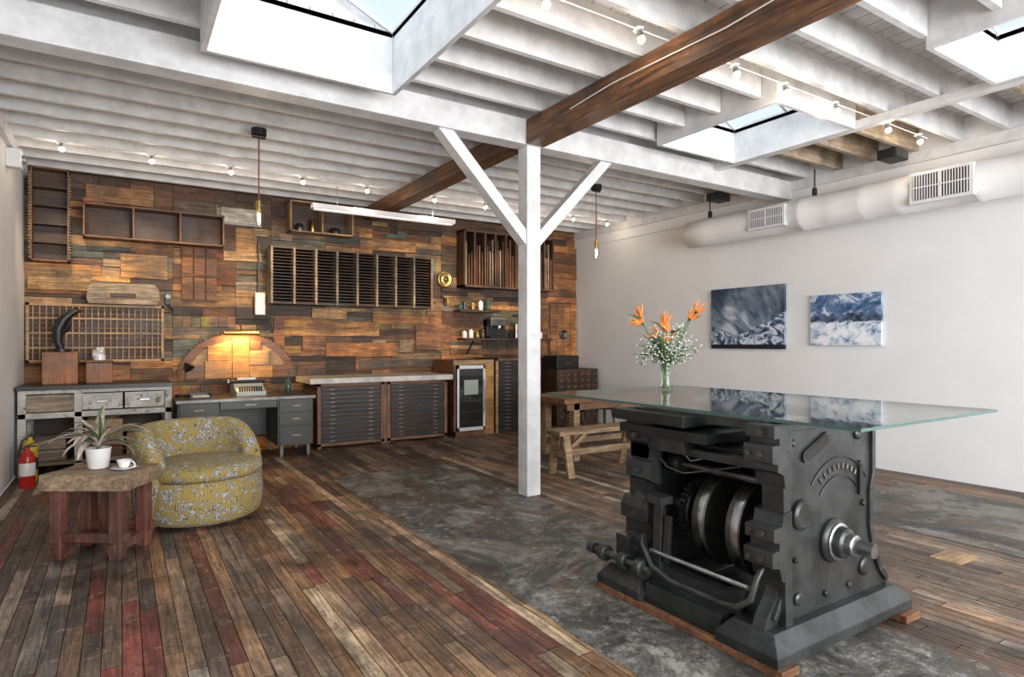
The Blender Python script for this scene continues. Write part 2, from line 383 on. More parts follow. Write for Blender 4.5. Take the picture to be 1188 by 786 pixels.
# back wall cladding
b=MB('wood_plank_cladding')
PW=[(.58,.27,.09),(.50,.23,.085),(.36,.17,.075),(.15,.08,.045),(.07,.047,.035),(.50,.36,.22),(.24,.215,.15),(.21,.09,.045),(.62,.36,.15),(.38,.25,.14),(.18,.10,.06),(.12,.085,.06),(.30,.25,.19),(.15,.18,.15),(.52,.29,.12),(.09,.06,.045)]
zones=[-.93,.1,.56,1.3,1.75,2.5,3.2,4.35,5.1,5.9,6.45,7.12]
for zi in range(len(zones)-1):
    a,c=zones[zi],zones[zi+1]; z=0
    while z<3.42:
        h=random.choice([.05,.07,.09,.12,.15,.2,.26]); z1=min(z+h,3.42)
        xx=a
        while xx<c-.001:
            L=U(.18,1.2) if zi<7 else U(.4,1.4)
            x1=min(xx+L,c)
            if c-x1<.12: x1=c
            pal=PW
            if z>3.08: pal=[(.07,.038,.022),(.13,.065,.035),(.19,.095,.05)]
            if zi>=9: pal=[(.52,.24,.085),(.44,.19,.07),(.34,.15,.06),(.15,.07,.04)]
            col=random.choice(pal); k=U(.55,1.25); col=tuple(q*k for q in col)
            dpt=U(.0,.03)
            if R()<.13 and x1-xx>.4 and h>.14:
                n_=int((x1-xx)/.1)
                for q_ in range(n_):
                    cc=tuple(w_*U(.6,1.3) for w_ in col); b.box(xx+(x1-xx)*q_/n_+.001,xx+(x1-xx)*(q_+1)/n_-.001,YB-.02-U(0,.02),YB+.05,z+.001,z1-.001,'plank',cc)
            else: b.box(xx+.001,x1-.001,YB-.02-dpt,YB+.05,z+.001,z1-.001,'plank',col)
            xx=x1
        z=z1
for (x0,x1,z0,z1,col) in [(1.12,1.62,2.98,3.2,(.72,.70,.66)),(-.35,.35,3.1,3.3,(.42,.22,.09)),(1.9,3.3,1.5,1.72,(.62,.32,.11)),(.0,.5,2.2,2.5,(.50,.28,.11)),(-.9,-.3,2.02,2.28,(.45,.28,.13)),(2.5,3.6,1.2,1.4,(.48,.21,.08)),(3.0,3.9,2.8,2.95,(.45,.23,.1)),(3.9,4.5,1.3,1.7,(.34,.16,.08)),(2.3,2.8,1.75,1.9,(.65,.40,.18)),(-.4,.3,1.95,1.97,(.1,.05,.03)),(3.0,4.3,1.02,1.14,(.14,.11,.08)),(4.4,5.3,2.0,2.16,(.50,.28,.12)),(1.15,1.62,2.5,2.62,(.55,.35,.17)),(4.5,6.2,1.2,1.3,(.3,.14,.06))]:
    b.box(x0,x1,YB-.062,YB-.02,z0,z1,'plank',col)
for k in range(34):      # small mismatched patch boards
    x0=U(-.9,6.2); z0=U(1.0,3.2); L=U(.12,.45); h=U(.03,.12); cc=tuple(w_*U(.6,1.2) for w_ in random.choice(PW)); b.box(x0,x0+L,YB-.058,YB-.02,z0,z0+h,'plank',cc)
for k in range(3): b.box(.66+k*.14,.785+k*.14,YB-.075,YB-.02,1.95,2.62,'plank',(.26,.12,.06))
b.box(.64,1.1,YB-.085,YB-.07,2.25,2.29,'plank',(.12,.06,.03)); b.box(.64,1.1,YB-.085,YB-.07,2.5,2.53,'plank',(.12,.06,.03))
b.box(1.78,1.92,YB-.075,YB-.02,1.0,1.75,'plank',(.45,.2,.08))
for k in range(4): b.box(6.5+k*.15,6.64+k*.15,YB-.07,YB-.02,.9,2.1,'plank',random.choice(PW[:3]))
b.build(.003)
# ------------------------------------------------------------------ duct
b=MB('ventilation_duct')
n=26; Ls=9.1
prof=[(.15,0),(.185,.02)]
for k in range(1,n):
    h=Ls*k/n; r=.19+(.012 if k%5==0 else U(-.004,.004)); prof+= [(.188,h-.03),(r,h),(.188,h+.03)]
prof+= [(.188,Ls)]
b.lathe((6.80,5.95,2.92),[(r,-h) for r,h in prof],'duct',36,'Y')
for (y,hw,hh) in ((4.6,.25,.125),(2.72,.27,.15)):
    b.box(6.592,6.66,y-hw,y+hw,2.92-hh,2.92+hh,'vent'); b.box(6.585,6.593,y-hw+.035,y+hw-.035,2.92-hh+.03,2.92+hh-.03,'dark')
    m=20
    for k in range(m):
        yy=y-hw+.045+(2*hw-.09)*k/(m-1); b.box(6.578,6.588,yy-.004,yy+.004,2.92-hh+.03,2.92+hh-.03,'vent')
    b.box(6.576,6.588,y-.008,y+.008,2.92-hh+.03,2.92+hh-.03,'vent')
    b.box(6.576,6.588,y-hw+.03,y+hw-.03,2.915,2.925,'vent')
for y in (5.6,4.1,2.1,.5):
    b.cyl((6.8,y,3.1),(6.8,y,3.42),.009,'blackm',n=8); b.box(6.78,6.82,y-.02,y+.02,3.10,3.2,'blackm')
b.build()
b=MB('stormy_seascape_painting'); b.box(XR-.04,XR-.002,4.67,5.81,1.32,2.15,'pic1'); b.build()
b=MB('icy_landscape_painting'); b.box(XR-.04,XR-.002,3.50,4.32,1.37,1.97,'pic2'); b.build()
for (x,y,z) in ((6.7,3.2,3.33),(6.72,5.4,3.34)):
    b=MB('ceiling_speaker'); b.box(x-.13,x+.13,y-.09,y+.09,z-.05,z+.05,'blackm'); b.cyl((x,y,z+.05),(x,y,3.42),.02,'blackm',n=10); b.box(x-.12,x+.12,y-.1,y-.09,z-.04,z+.04,'dsteel'); b.build(.006)
b=MB('wall_speaker'); b.box(XL,XL+.12,7.55,7.68,3.1,3.28,'vent'); b.cyl((XL+.12,7.62,3.19),(XL+.15,7.62,3.19),.045,'steel'); b.build(.008)
def pendant(x,y,z):
    b=MB('bulb_pendant_lamp'); b.cyl((x,y,3.42),(x,y,3.36),.07,'blackm'); b.cyl((x,y,3.36),(x,y,z+.14),.007,'cordred',n=6)
    b.cyl((x-.06,y,3.35),(x+.06,y,3.35),.02,'blackm',n=8)
    b.cyl((x,y,z+.16),(x,y,z+.07),.024,'brass'); b.ball((x,y,z),.045,'clear',14,1.5); b.cyl((x,y,z-.035),(x,y,z+.045),.013,'bulb',n=8); b.build()
    l=bpy.data.lights.new('pendant_light','POINT'); l.energy=8; l.color=(1,.76,.5); l.shadow_soft_size=.05
    o=bpy.data.objects.new('pendant_light',l); o.location=(x,y,z-.12); sc.collection.objects.link(o)
pendant(1.10,6.16,2.58); pendant(5.13,6.02,2.55)
def spots(y,xs_,en,warm=(1,.84,.66)):
    b=MB('ceiling_spot_string')
    b.tube([(xs_[0]-.2,y,3.413),(xs_[-1]+.2,y,3.413)],.005,'ceram',6)
    for x in xs_:
        b.cyl((x,y,3.418),(x,y,3.405),.035,'ceram',n=16); b.cyl((x,y,3.405),(x+.01,y-.01,3.36),.016,'steel',.024,12); b.ball((x+.012,y-.012,3.345),.026,'bulbw',12)
        if en:
            l=bpy.data.lights.new('spot_bulb_light','POINT'); l.energy=en; l.color=warm; l.shadow_soft_size=.04
            o=bpy.data.objects.new('spot_bulb_light',l); o.location=(x,y,3.26); sc.collection.objects.link(o)
    b.build()
spots(2.87,[2.05,2.8,3.75,4.35,5.05,5.9,6.5],2)
spots(7.62,[-.51,.27,1.05,1.85,2.65,3.6,4.4,5.2,6.0,6.7],2)
for x,en in ((-.51,60),(.27,75),(1.05,50),(1.85,75),(2.65,60),(3.6,80),(4.4,60),(5.2,80),(6.2,70)):
    l=bpy.data.lights.new('wall_wash_spot','SPOT'); l.energy=en; l.color=(1,.77,.50); l.spot_size=math.radians(58); l.spot_blend=.9; l.shadow_soft_size=.04
    o=bpy.data.objects.new('wall_wash_spot',l); o.location=(x,7.60,3.30)
    o.rotation_euler=(Vector((x,8.95,2.05))-Vector((x,7.6,3.3))).to_track_quat('-Z','Y').to_euler(); sc.collection.objects.link(o)
b=MB('beam_cable'); b.tube([(3.05,YF+.1+ i*.5,3.3+.015*math.sin(i*2.1)) for i in range(15)],.005,'ceram',6); b.build()
b=MB('fluorescent_strip_light'); b.box(2.03,4.03,7.80,7.92,3.10,3.16,'vent'); b.box(2.06,4.0,7.82,7.90,3.085,3.10,'tube')
for x in (2.35,3.7): b.cyl((x,7.86,3.16),(x,7.86,3.42),.006,'steel',n=6)
b.build(.004)
# ------------------------------------------------------------------ wall mounted
def openbox(name,x0,x1,z0,z1,d,cols,rows,mat='brown',back='dkwood',t=.02,y1=None):
    y1=y1 or YB-.05; y0=y1-d
    b=MB(name); b.box(x0,x1,y1-.012,y1,z0,z1,back)
    b.box(x0,x0+t,y0,y1,z0,z1,mat);b.box(x1-t,x1,y0,y1,z0,z1,mat);b.box(x0,x1,y0,y1,z0,z0+t,mat);b.box(x0,x1,y0,y1,z1-t,z1,mat)
    for k in range(1,cols): x=x0+(x1-x0)*k/cols; b.box(x-t/2,x+t/2,y0+.005,y1,z0,z1,mat)
    for k in range(1,rows): z=z0+(z1-z0)*k/rows; b.box(x0,x1,y0+.01,y1,z-t/3,z+t/3,mat)
    return b
b=openbox('tall_wall_shelf',-.86,-.5,2.33,3.40,.2,1,1,'brownz')
for k in range(1,5): b.box(-.84,-.52,YB-.23,YB-.06,2.33+k*.21,2.345+k*.21,'dkwood')
for k in range(29):
    z=2.36+k*.034; b.box(-.875,-.855,YB-.26,YB-.22,z,z+.016,'greyw'); b.box(-.505,-.485,YB-.26,YB-.22,z,z+.016,'greyw')
b.build(.003)
openbox('cubby_wall_shelf',-.37,1.13,2.64,3.04,.24,3,1).build(.003)
openbox('crate_wall_shelf',1.95,2.83,2.93,3.36,.24,2,1,'tan').build(.003)
b=openbox('slotted_tray_rack',1.70,4.04,1.93,2.70,.28,1,1,'dkwood','dark')
for k in range(9):
    x=1.70+k*2.34/8; b.box(x-.014,x+.014,YB-.35,YB-.05,1.93,2.70,'greyw')
for k in range(8):
    x=1.715+k*2.34/8
    for j in range(17):
        z=1.955+j*.043; b.box(x,x+.262,YB-.30,YB-.06,z,z+.009,'dkwood')
b.build()
b=openbox('type_case_tray',-.91,.46,1.17,1.86,.05,1,1,'tan','dkwood',.03)
for k in range(1,22): x=-.91+1.37*k/22; b.box(x-.005,x+.005,YB-.09,YB-.06,1.18,1.85,'tan')
for k in range(1,4): z=1.17+.69*k/4; b.box(-.9,.45,YB-.095,YB-.06,z-.009,z+.009,'tan')
for k in range(1,12): z=1.17+.69*k/12; b.box(-.9,.45,YB-.085,YB-.06,z-.004,z+.004,'brown')
b.build()
b=MB('weathered_wood_crate'); pr=[(-.32,1.87),(.38,1.87),(.41,1.93),(.40,2.06),(.35,2.12),(-.28,2.12),(-.33,2.06),(-.34,1.93)]
b.extr(pr,'XZ',YB-.17,YB-.07,'greyw'); b.box(-.1,.16,YB-.18,YB-.16,1.95,2.0,'dkwood')
for x in(-.25,.3): b.cyl((x,YB-.17,2.0),(x,YB-.185,2.0),.02,'dsteel')
b.build(.006)
b=MB('wood_half_wheel_pattern'); c=(1.33,.93)
yw=YB-.065
pts=[(c[0]+.72*math.cos(math.pi*k/32),c[1]+.60*math.sin(math.pi*k/32)) for k in range(33)]
b.extr(pts,'XZ',yw-.04,yw,'brown')
pts=[(c[0]+.62*math.cos(math.pi*k/24),c[1]+.50*math.sin(math.pi*k/24)) for k in range(25)]
b.extr(pts,'XZ',yw-.05,yw-.04,'tan')
for k in range(40):
    a=math.pi*(k+.5)/40; x,z=c[0]+.72*math.cos(a),c[1]+.60*math.sin(a)
    b.beam((x,yw-.02,z),(x+.025*math.cos(a),yw-.02,z+.025*math.sin(a)),.022,.03,'brown',(0,1,0))
for (p,q,r_,s_,mt) in ((.92,1.24,.93,1.16,'honey'),(.95,1.22,1.165,1.36,'honey'),(1.245,1.45,.93,1.46,'honey'),(1.455,1.75,.93,1.10,'honey'),(1.455,1.70,1.105,1.30,'tan'),(.70,.915,.93,1.12,'brown'),(1.76,1.95,.93,1.1,'brown'),(1.46,1.60,1.31,1.42,'brown')):
    b.box(p,q,yw-.075-U(0,.01),yw-.05,r_,s_,mt)
b.build(.003)
b=MB('brass_picture_lamp'); b.tube([(1.13,8.70,1.53),(1.55,8.70,1.53)],.035,'brass',14); b.tube([(1.34,8.83,1.63),(1.34,8.76,1.63),(1.34,8.71,1.56)],.01,'brass',8); b.build()
l=bpy.data.lights.new('picture_lamp_light','AREA'); l.shape='RECTANGLE'; l.size=.38; l.size_y=.05; l.energy=8; l.color=(1,.60,.18)
o=bpy.data.objects.new('picture_lamp_light',l); o.location=(1.34,8.69,1.485); o.rotation_euler=(math.radians(18),0,0); sc.collection.objects.link(o)
b=MB('electrical_box'); b.box(1.53,1.66,YB-.13,YB-.066,1.78,2.08,'vent'); b.cyl((1.60,YB-.13,1.93),(1.60,YB-.14,1.93),.015,'steel'); b.cyl((1.58,YB-.09,2.08),(1.58,YB-.09,2.75),.012,'dsteel',n=8); b.build(.006)
b=MB('brass_wall_gauge'); b.lathe((4.39,YB-.05,2.42),[(.13,0),(.13,-.04),(.11,-.05),(.10,-.04),(.03,-.04),(.02,-.06)],'brass',28,'Y'); b.build()
b=MB('brass_wall_tap'); b.cyl((4.4,YB-.05,2.1),(4.4,YB-.14,2.1),.02,'brass'); b.tube([(4.4,YB-.13,2.1),(4.4,YB-.16,2.08),(4.4,YB-.165,2.0)],.016,'brass'); b.box(4.34,4.46,YB-.13,YB-.11,2.13,2.15,'brass'); b.cyl((4.4,YB-.12,2.1),(4.4,YB-.12,2.14),.01,'brass'); b.build()
b=MB('small_black_wall_clamp'); b.box(.47,.53,YB-.12,YB-.05,1.88,2.02,'blackm'); b.cyl((.50,YB-.12,1.98),(.50,YB-.17,1.98),.03,'dsteel'); b.beam((.50,YB-.1,1.9),(.56,YB-.14,1.8),.02,.02,'blackm'); b.build(.004)
b=openbox('vertical_slot_rack',4.62,6.4,2.30,3.22,.26,9,1,'dkwoodz','dark',.03)
for k in range(9):
    x=4.65+k*1.78/9
    for j in range(3): b.box(x+.02+j*.05,x+.04+j*.05,YB-.27,YB-.06,2.33,3.0+U(-.2,.15),random.choice(['brownz','dkwoodz','greyw']))
b.build()
b=MB('floating_shelf'); b.box(4.62,6.35,8.60,YB-.065,1.44,1.475,'dkwood'); b.box(4.55,5.3,8.64,YB-.065,1.90,1.93,'dkwood')
for x in (4.8,6.1): b.beam((x,YB-.075,1.22),(x,8.66,1.44),.02,.02,'blackm')
b.build(.003)
b=MB('espresso_machine'); b.box(5.12,5.48,8.66,8.88,1.476,1.51,'blackm'); b.box(5.12,5.48,8.78,8.88,1.51,1.78,'blackm'); b.box(5.12,5.48,8.64,8.88,1.68,1.79,'dsteel'); b.cyl((5.3,8.68,1.68),(5.3,8.68,1.64),.035,'steel'); b.cyl((5.3,8.68,1.645),(5.3,8.56,1.64),.012,'blackm'); b.cyl((5.44,8.68,1.7),(5.46,8.64,1.58),.007,'steel'); b.box(5.14,5.46,8.68,8.86,1.79,1.81,'steel'); b.build(.006)
b=MB('coffee_grinder'); b.box(5.62,5.78,8.66,8.86,1.476,1.72,'steel'); b.cyl((5.70,8.76,1.72),(5.70,8.76,1.86),.05,'clear',.075); b.cyl((5.70,8.76,1.86),(5.70,8.76,1.88),.078,'blackm'); b.cyl((5.7,8.66,1.62),(5.7,8.60,1.6),.02,'blackm'); b.build(.006)
for i,(x,h,mt,z) in enumerate(((4.7,.1,'ceram',1.476),(4.82,.12,'ceram',1.476),(4.94,.09,'brass',1.476),(5.04,.14,'dsteel',1.476),(4.62,.08,'gedge',1.931),(4.7,.12,'dsteel',1.931),(4.85,.1,'brass',1.931),(5.0,.14,'ceram',1.931),(5.14,.18,'gedge',1.931),(5.9,.12,'brass',1.476),(6.05,.16,'blackm',1.476),(6.2,.1,'ceram',1.476))):
    b=MB('storage_canister'); b.lathe((x,8.78,z),[(.035,0),(.04,.01),(.04,h),(.027,h+.01),(.012,h+.015),(.012,h+.03)],mt,18); b.build()
b=MB('round_wall_gauge'); b.lathe((6.78,YB-.07,1.55),[(.09,0),(.09,-.03),(.07,-.035),(.068,-.02),(.01,-.02)],'dsteel',24,'Y'); b.build()
for (x,h,r,mt) in ((2.1,.12,.05,'dsteel'),(2.28,.2,.035,'brass'),(2.6,.1,.07,'blackm')):
    b=MB('shelf_jar'); b.lathe((x,8.78,2.951),[(r*.9,0),(r,.01),(r,h*.8),(r*.5,h*.9),(r*.5,h)],mt,18); b.build()
# ------------------------------------------------------------------ furniture along back
b=MB('distressed_workbench'); x0,x1,y0,y1=-.90,.5,8.08,8.83
b.box(x0-.01,x1+.01,y0-.04,y1,.90,.945,'desktop')
b.box(x0,x1,y0,y1,.86,.90,'distress')
for x in (x0,-.42,x1-.07): b.box(x,x+.07,y0,y0+.07,0,.86,'distress')
for x in (x0,x1-.07): b.box(x,x+.07,y1-.07,y1,0,.86,'distress')
b.box(x0,x1,y0+.02,y1,.64,.66,'distress'); b.box(x0,x1,y0,y0+.03,.60,.66,'distress')
b.box(x0+.07,-.42,y0+.005,y0+.02,.67,.85,'greyw'); b.box(-.35,.02,y0-.012,y0+.02,.675,.85,'distress'); b.box(.04,x1-.08,y0-.012,y0+.02,.675,.85,'distress')
for x in (-.17,.23): b.box(x-.05,x+.05,y0-.03,y0-.012,.75,.775,'steel')
b.box(x0,x1,y0,y1,.10,.13,'greyw'); b.box(x0,x1,y1-.02,y1,.1,.86,'dkwood'); b.box(-.42,-.39,y0+.03,y1,.13,.64,'distress')
b.build(.004)
for (a,c,z,h,mt) in ((-.33,.02,.135,.2,'brown'),(-.33,.02,.345,.2,'tan'),(.06,.38,.135,.24,'tan'),(-.82,-.5,.135,.22,'greyw')):
    b=MB('wooden_crate'); 
    b.box(a,c,8.2,8.6,z,z+.015,mt)
    for (p,q,r_,s_) in ((a,c,8.2,8.215),(a,c,8.585,8.6),(a,a+.015,8.215,8.585),(c-.015,c,8.215,8.585)):
        b.box(p,q,r_,s_,z+.015,z+h*.5,mt); b.box(p,q,r_,s_,z+h*.56,z+h,mt)
    b.build(.002)
b=MB('cedar_pedestal_box'); b.box(-.72,-.40,8.32,8.62,.946,1.30,'orange'); b.build(.006)
b=MB('cedar_pedestal_box'); b.box(-.33,-.08,8.38,8.62,.946,1.20,'orange'); b.box(-.34,-.07,8.37,8.63,1.17,1.185,'dkwood'); b.build(.006)
b=MB('black_horn_sculpture'); b.cyl((-.56,8.47,1.301),(-.56,8.47,1.33),.08,'blackm')
b.tube([(-.56,8.47,1.32),(-.59,8.47,1.42),(-.59,8.47,1.54),(-.54,8.47,1.66),(-.47,8.47,1.73),(-.41,8.47,1.77),(-.37,8.47,1.75)],[.035,.048,.06,.055,.04,.033,.012],'blackm',14); b.tube([(-.58,8.47,1.5),(-.5,8.42,1.56),(-.47,8.4,1.64)],[.035,.03,.01],'blackm',10); b.build()
b=MB('white_coral_sculpture')
for k in range(16):
    a=R()*6.28; r=U(0,.06); b.ball((-.205+r*math.cos(a),8.5+r*math.sin(a),1.255+U(0,.09)),U(.02,.04),'ceram',8)
b.cyl((-.205,8.5,1.201),(-.205,8.5,1.26),.06,'ceram'); b.build()
def ext(x,y,mt,h):
    b=MB('fire_extinguisher'); b.lathe((x,y,0),[(.06,0),(.065,.01),(.065,h-.07),(.05,h-.03),(.022,h),(.022,h+.03)],mt,22)
    b.box(x-.015,x+.07,y-.012,y+.012,h+.03,h+.045,'blackm'); b.beam((x,y,h+.045),(x+.08,y,h+.085),.02,.012,'blackm'); b.tube([(x-.01,y,h+.03),(x-.06,y-.02,h),(x-.08,y-.03,h-.1),(x-.075,y-.03,h-.24)],.01,'blackm',8)
    b.lathe((x,y,.12),[(.0655,0),(.0662,.002),(.0662,.12),(.0655,.122)],'ceram' if mt=='red' else 'blackm',22); b.build()
ext(-.76,7.50,'red',.36); ext(-.77,7.82,'yellow',.42)
b=MB('metal_tanker_desk'); x0,x1,y0,y1=.54,2.03,7.78,8.55
b.box(x0-.02,x1+.02,y0-.03,y1,.715,.75,'desktop'); b.box(x0-.021,x1+.021,y0-.034,y0-.03,.715,.75,'dsteel')
for (a,c) in ((x0,x0+.42),(x1-.42,x1)):
    b.box(a,c,y0+.02,y1-.02,.14,.715,'green')
    for (p,q) in ((.15,.38),(.395,.54),(.555,.70)):
        b.box(a+.02,c-.02,y0,y0+.02,p,q,'green'); b.box((a+c)/2-.05,(a+c)/2+.05,y0-.018,y0,(p+q)/2-.008,(p+q)/2+.008,'pull')
    for xx in (a+.03,c-.07):
        b.box(xx,xx+.04,y0+.05,y0+.09,0,.14,'dsteel'); b.box(xx,xx+.04,y1-.1,y1-.06,0,.14,'dsteel')
b.box(x0+.43,x1-.43,y0+.01,y0+.03,.62,.71,'green'); b.box(x0+.42,x1-.42,y1-.05,y1-.02,.2,.715,'green'); b.box(1.24,1.36,y0-.008,y0+.01,.655,.675,'pull')
b.build(.006)
b=MB('vintage_typewriter',rotz(1.34,8.2,.751,4))
b.extr([(-.17,0),(.17,0),(.17,.12),(.10,.15),(.0,.14),(-.06,.09),(-.17,.05)],'YZ',-.17,.17,'typ')
for r_ in range(4):
    for k in range(10): b.cyl((-.13+k*.028+r_*.006,-.155+r_*.03,.05+r_*.013),(-.13+k*.028+r_*.006,-.155+r_*.03,.07+r_*.013),.010,'blackm',n=8)
b.cyl((-.21,.06,.165),(.21,.06,.165),.022,'blackm'); b.box(-.11,.11,.08,.085,.15,.21,'ceram'); b.cyl((-.23,.06,.165),(-.21,.06,.165),.028,'steel'); b.build(.003)
b=MB('desk_tray'); b.box(.68,.92,8.0,8.3,.751,.76,'blackm'); b.box(.68,.92,8.28,8.3,.76,.80,'blackm'); b.box(.68,.69,8.0,8.28,.76,.79,'blackm'); b.box(.91,.92,8.0,8.28,.76,.79,'blackm'); b.box(.71,.89,8.03,8.26,.76,.775,'slab'); b.build()
b=MB('glass_bottle'); b.lathe((1.85,8.35,.751),[(.035,0),(.04,.01),(.04,.12),(.015,.17),(.015,.21),(.018,.215)],'gedge',16); b.build()
b=MB('desk_lamp'); b.cyl((.62,8.4,.751),(.62,8.4,.77),.07,'blackm'); b.tube([(.62,8.4,.77),(.60,8.4,1.0),(.66,8.36,1.15)],.008,'brass',8); b.cyl((.66,8.36,1.15),(.70,8.32,1.08),.02,'blackm',.06); b.build()
b=MB('flat_file_cabinet')
X0,X1,y0,y1=2.17,4.06,8.12,8.83
for (a,c) in ((X0,3.09),(3.13,X1)):
    b.box(a,c,y0+.03,y1,.04,.86,'dkwood'); b.box(a,a+.05,y0,y0+.03,0,.86,'brownz'); b.box(c-.05,c,y0,y0+.03,0,.86,'brownz'); b.box(a,c,y0,y0+.03,.82,.86,'brown'); b.box(a,c,y0,y0+.03,.03,.07,'brown')
    nD=13
    for k in range(nD):
        z=.08+k*.74/nD; b.box(a+.055,c-.055,y0-.005,y0+.03,z,z+.74/nD-.014,'black'); b.box(a+.055,c-.055,y0+.01,y0+.032,z+.74/nD-.014,z+.74/nD-.006,'brown')
        for xx in (a+.2,c-.2): b.box(xx-.03,xx+.03,y0-.016,y0-.005,z+.012,z+.024,'pull')
    for xx in (a,c-.06): b.box(xx,xx+.06,y1-.1,y1,0,.04,'brown')
b.box(3.09,3.13,y0+.01,y1,0,.86,'brownz')
b.build(.002)
b=MB('stone_worktop'); b.box(2.06,4.12,8.05,8.84,.861,.935,'slab'); b.build(.008)
b=MB('wine_fridge'); x0,x1,y0=4.17,4.86,8.12
b.box(x0,x1,y0+.04,8.83,0,1.14,'brown'); b.box(x0,x1,y0,y0+.04,1.07,1.14,'tan'); b.box(x0,x0+.03,y0,y0+.04,0,1.07,'brownz'); b.box(x1-.16,x1,y0,y0+.04,0,1.07,'honey'); b.box(x0,x1-.16,y0,y0+.04,0,.07,'brown')
b.box(x0+.04,x1-.17,y0-.02,y0+.035,.08,1.06,'dark')
a,c=x0+.04,x1-.17
for (p,q,r_,s_) in ((a,a+.035,.08,1.06),(c-.035,c,.08,1.06),(a,c,.08,.13),(a,c,1.01,1.06)): b.box(p,q,y0-.03,y0-.018,r_,s_,'vent')
b.add([(a+.035,y0-.026,.13),(c-.035,y0-.026,.13),(c-.035,y0-.026,1.01),(a+.035,y0-.026,1.01)],[(0,1,2,3)],'clear'); b.cyl((c-.02,y0-.06,.35),(c-.02,y0-.06,.85),.01,'steel',n=10)
for z in (.4,.8): b.cyl((c-.02,y0-.06,z),(c-.02,y0-.02,z),.008,'steel',n=8)
for k in range(5):
    z=.2+k*.16; b.box(a+.05,c-.05,y0-.0225,y0-.0205,z,z+.006,'dsteel')
b.box(a+.12,c-.12,y0-.0235,y0-.0215,.62,.84,'typ')  # pale panel painted in as a reflection on the door glass
b.build(.002)
b=MB('drawer_rack'); x0,x1=4.9,5.75
b.box(x0,x1,y0+.03,8.83,0,1.16,'dkwood')
for x in (x0,5.31,x1-.04): b.box(x,x+.04,y0,y0+.03,0,1.16,'tan' if x==x0 else 'brownz')
b.box(x0,x1,y0,y0+.03,1.12,1.16,'brown')
for k in range(19):
    z=.04+k*.057; b.box(x0+.045,5.305,y0-.005,y0+.03,z,z+.045,'black'); b.box(5.355,x1-.045,y0-.005,y0+.03,z,z+.045,'black')
    b.box(5.06,5.16,y0-.016,y0-.005,z+.015,z+.028,'pull'); b.box(5.48,5.58,y0-.016,y0-.005,z+.015,z+.028,'pull')
b.build(.002)
b=MB('small_drawer_cabinet'); b.box(6.15,7.04,8.22,8.83,0,.95,'dkwood')
for i in range(6):
    for j in range(8): b.box(6.17+i*.145,6.30+i*.145,8.205,8.22,.12+j*.1,.205+j*.1,'dkwood'); b.box(6.215+i*.145,6.255+i*.145,8.195,8.205,.15+j*.1,.17+j*.1,'pull')
b.build(.003)
b=MB('black_storage_case'); b.box(6.25,6.72,8.35,8.75,.951,1.18,'blackm'); b.box(6.24,6.73,8.34,8.76,1.12,1.135,'dsteel'); b.box(6.42,6.55,8.335,8.35,1.03,1.06,'dsteel'); b.build(.008)
# ------------------------------------------------------------------ bench and table
b=MB('wooden_bench'); b.box(3.78,5.05,5.0,5.28,.44,.485,'bench')
for x in (3.9,4.9):
    for (ya,yb) in ((5.07,4.97),(5.21,5.31)): b.beam((x,ya,.44),(x,yb,.0),.085,.045,'bench')
    b.box(x-.03,x+.03,5.02,5.26,.2,.26,'bench')
b.box(3.9,4.9,5.12,5.16,.2,.27,'bench'); b.beam((3.92,5.14,.22),(4.25,5.14,.44),.04,.04,'bench',(0,1,0)); b.build(.005)
b=MB('wooden_work_table'); b.box(4.3,6.7,5.6,6.4,.69,.75,'brown')
for x in (4.5,6.45):
    for y in (5.68,6.25): b.box(x,x+.09,y,y+.09,0,.69,'bench')
    b.box(x+.02,x+.07,5.77,6.25,.15,.22,'bench')
b.box(4.5,6.5,5.98,6.03,.15,.22,'bench'); b.box(4.4,6.6,5.68,5.71,.6,.69,'brown'); b.box(4.4,6.6,6.3,6.33,.6,.69,'brown'); b.build(.005)
def stool(x,y):
    b=MB('black_stool'); b.lathe((x,y,.44),[(.15,0),(.17,.01),(.175,.035),(.16,.045)],'blackm',24)
    for k in range(4):
        a=math.pi/4+k*math.pi/2; b.tube([(x+.1*math.cos(a),y+.1*math.sin(a),.44),(x+.19*math.cos(a),y+.19*math.sin(a),.0)],.013,'blackm',8)
    b.tube([(x+.155*math.cos(t*math.pi/10),y+.155*math.sin(t*math.pi/10),.18) for t in range(21)],.008,'blackm',6); b.build()
for p in ((5.35,6.75),(5.95,6.8),(6.0,5.2)): stool(*p)
# ------------------------------------------------------------------ side table + plant + cup
T=rotz(-.10,4.93,0,-32.6); TZ=.555
b=MB('timber_side_table',T)
b.box(-.28,.28,-.20,-.07,.45,TZ,'blocktop'); b.box(-.278,.282,-.068,.075,.45,TZ-.002,'blocktop'); b.box(-.28,.28,.077,.20,.45,TZ,'blocktop')
for x in (-.19,.19):
    for y in (-.14,.14): b.box(x-.038,x+.038,y-.038,y+.038,.0,.45,'redleg')
for y in (-.14,.14): b.box(-.26,.26,y-.026,y+.026,.11,.17,'redleg')
for x in (-.19,.19): b.box(x-.026,x+.026,-.21,.21,.05,.11,'redleg')
b.box(-.035,.035,.03,.10,.11,.45,'redleg')
b.build(.007)
p=T@Vector((-.05,.03,TZ+.001))
b=MB('potted_tricolor_plant'); b.lathe(p,[(.055,0),(.062,.005),(.074,.13),(.077,.135),(.067,.137),(.065,.115)],'ceram',28)
b.cyl(p+Vector((0,0,.11)),p+Vector((0,0,.118)),.062,'dark')
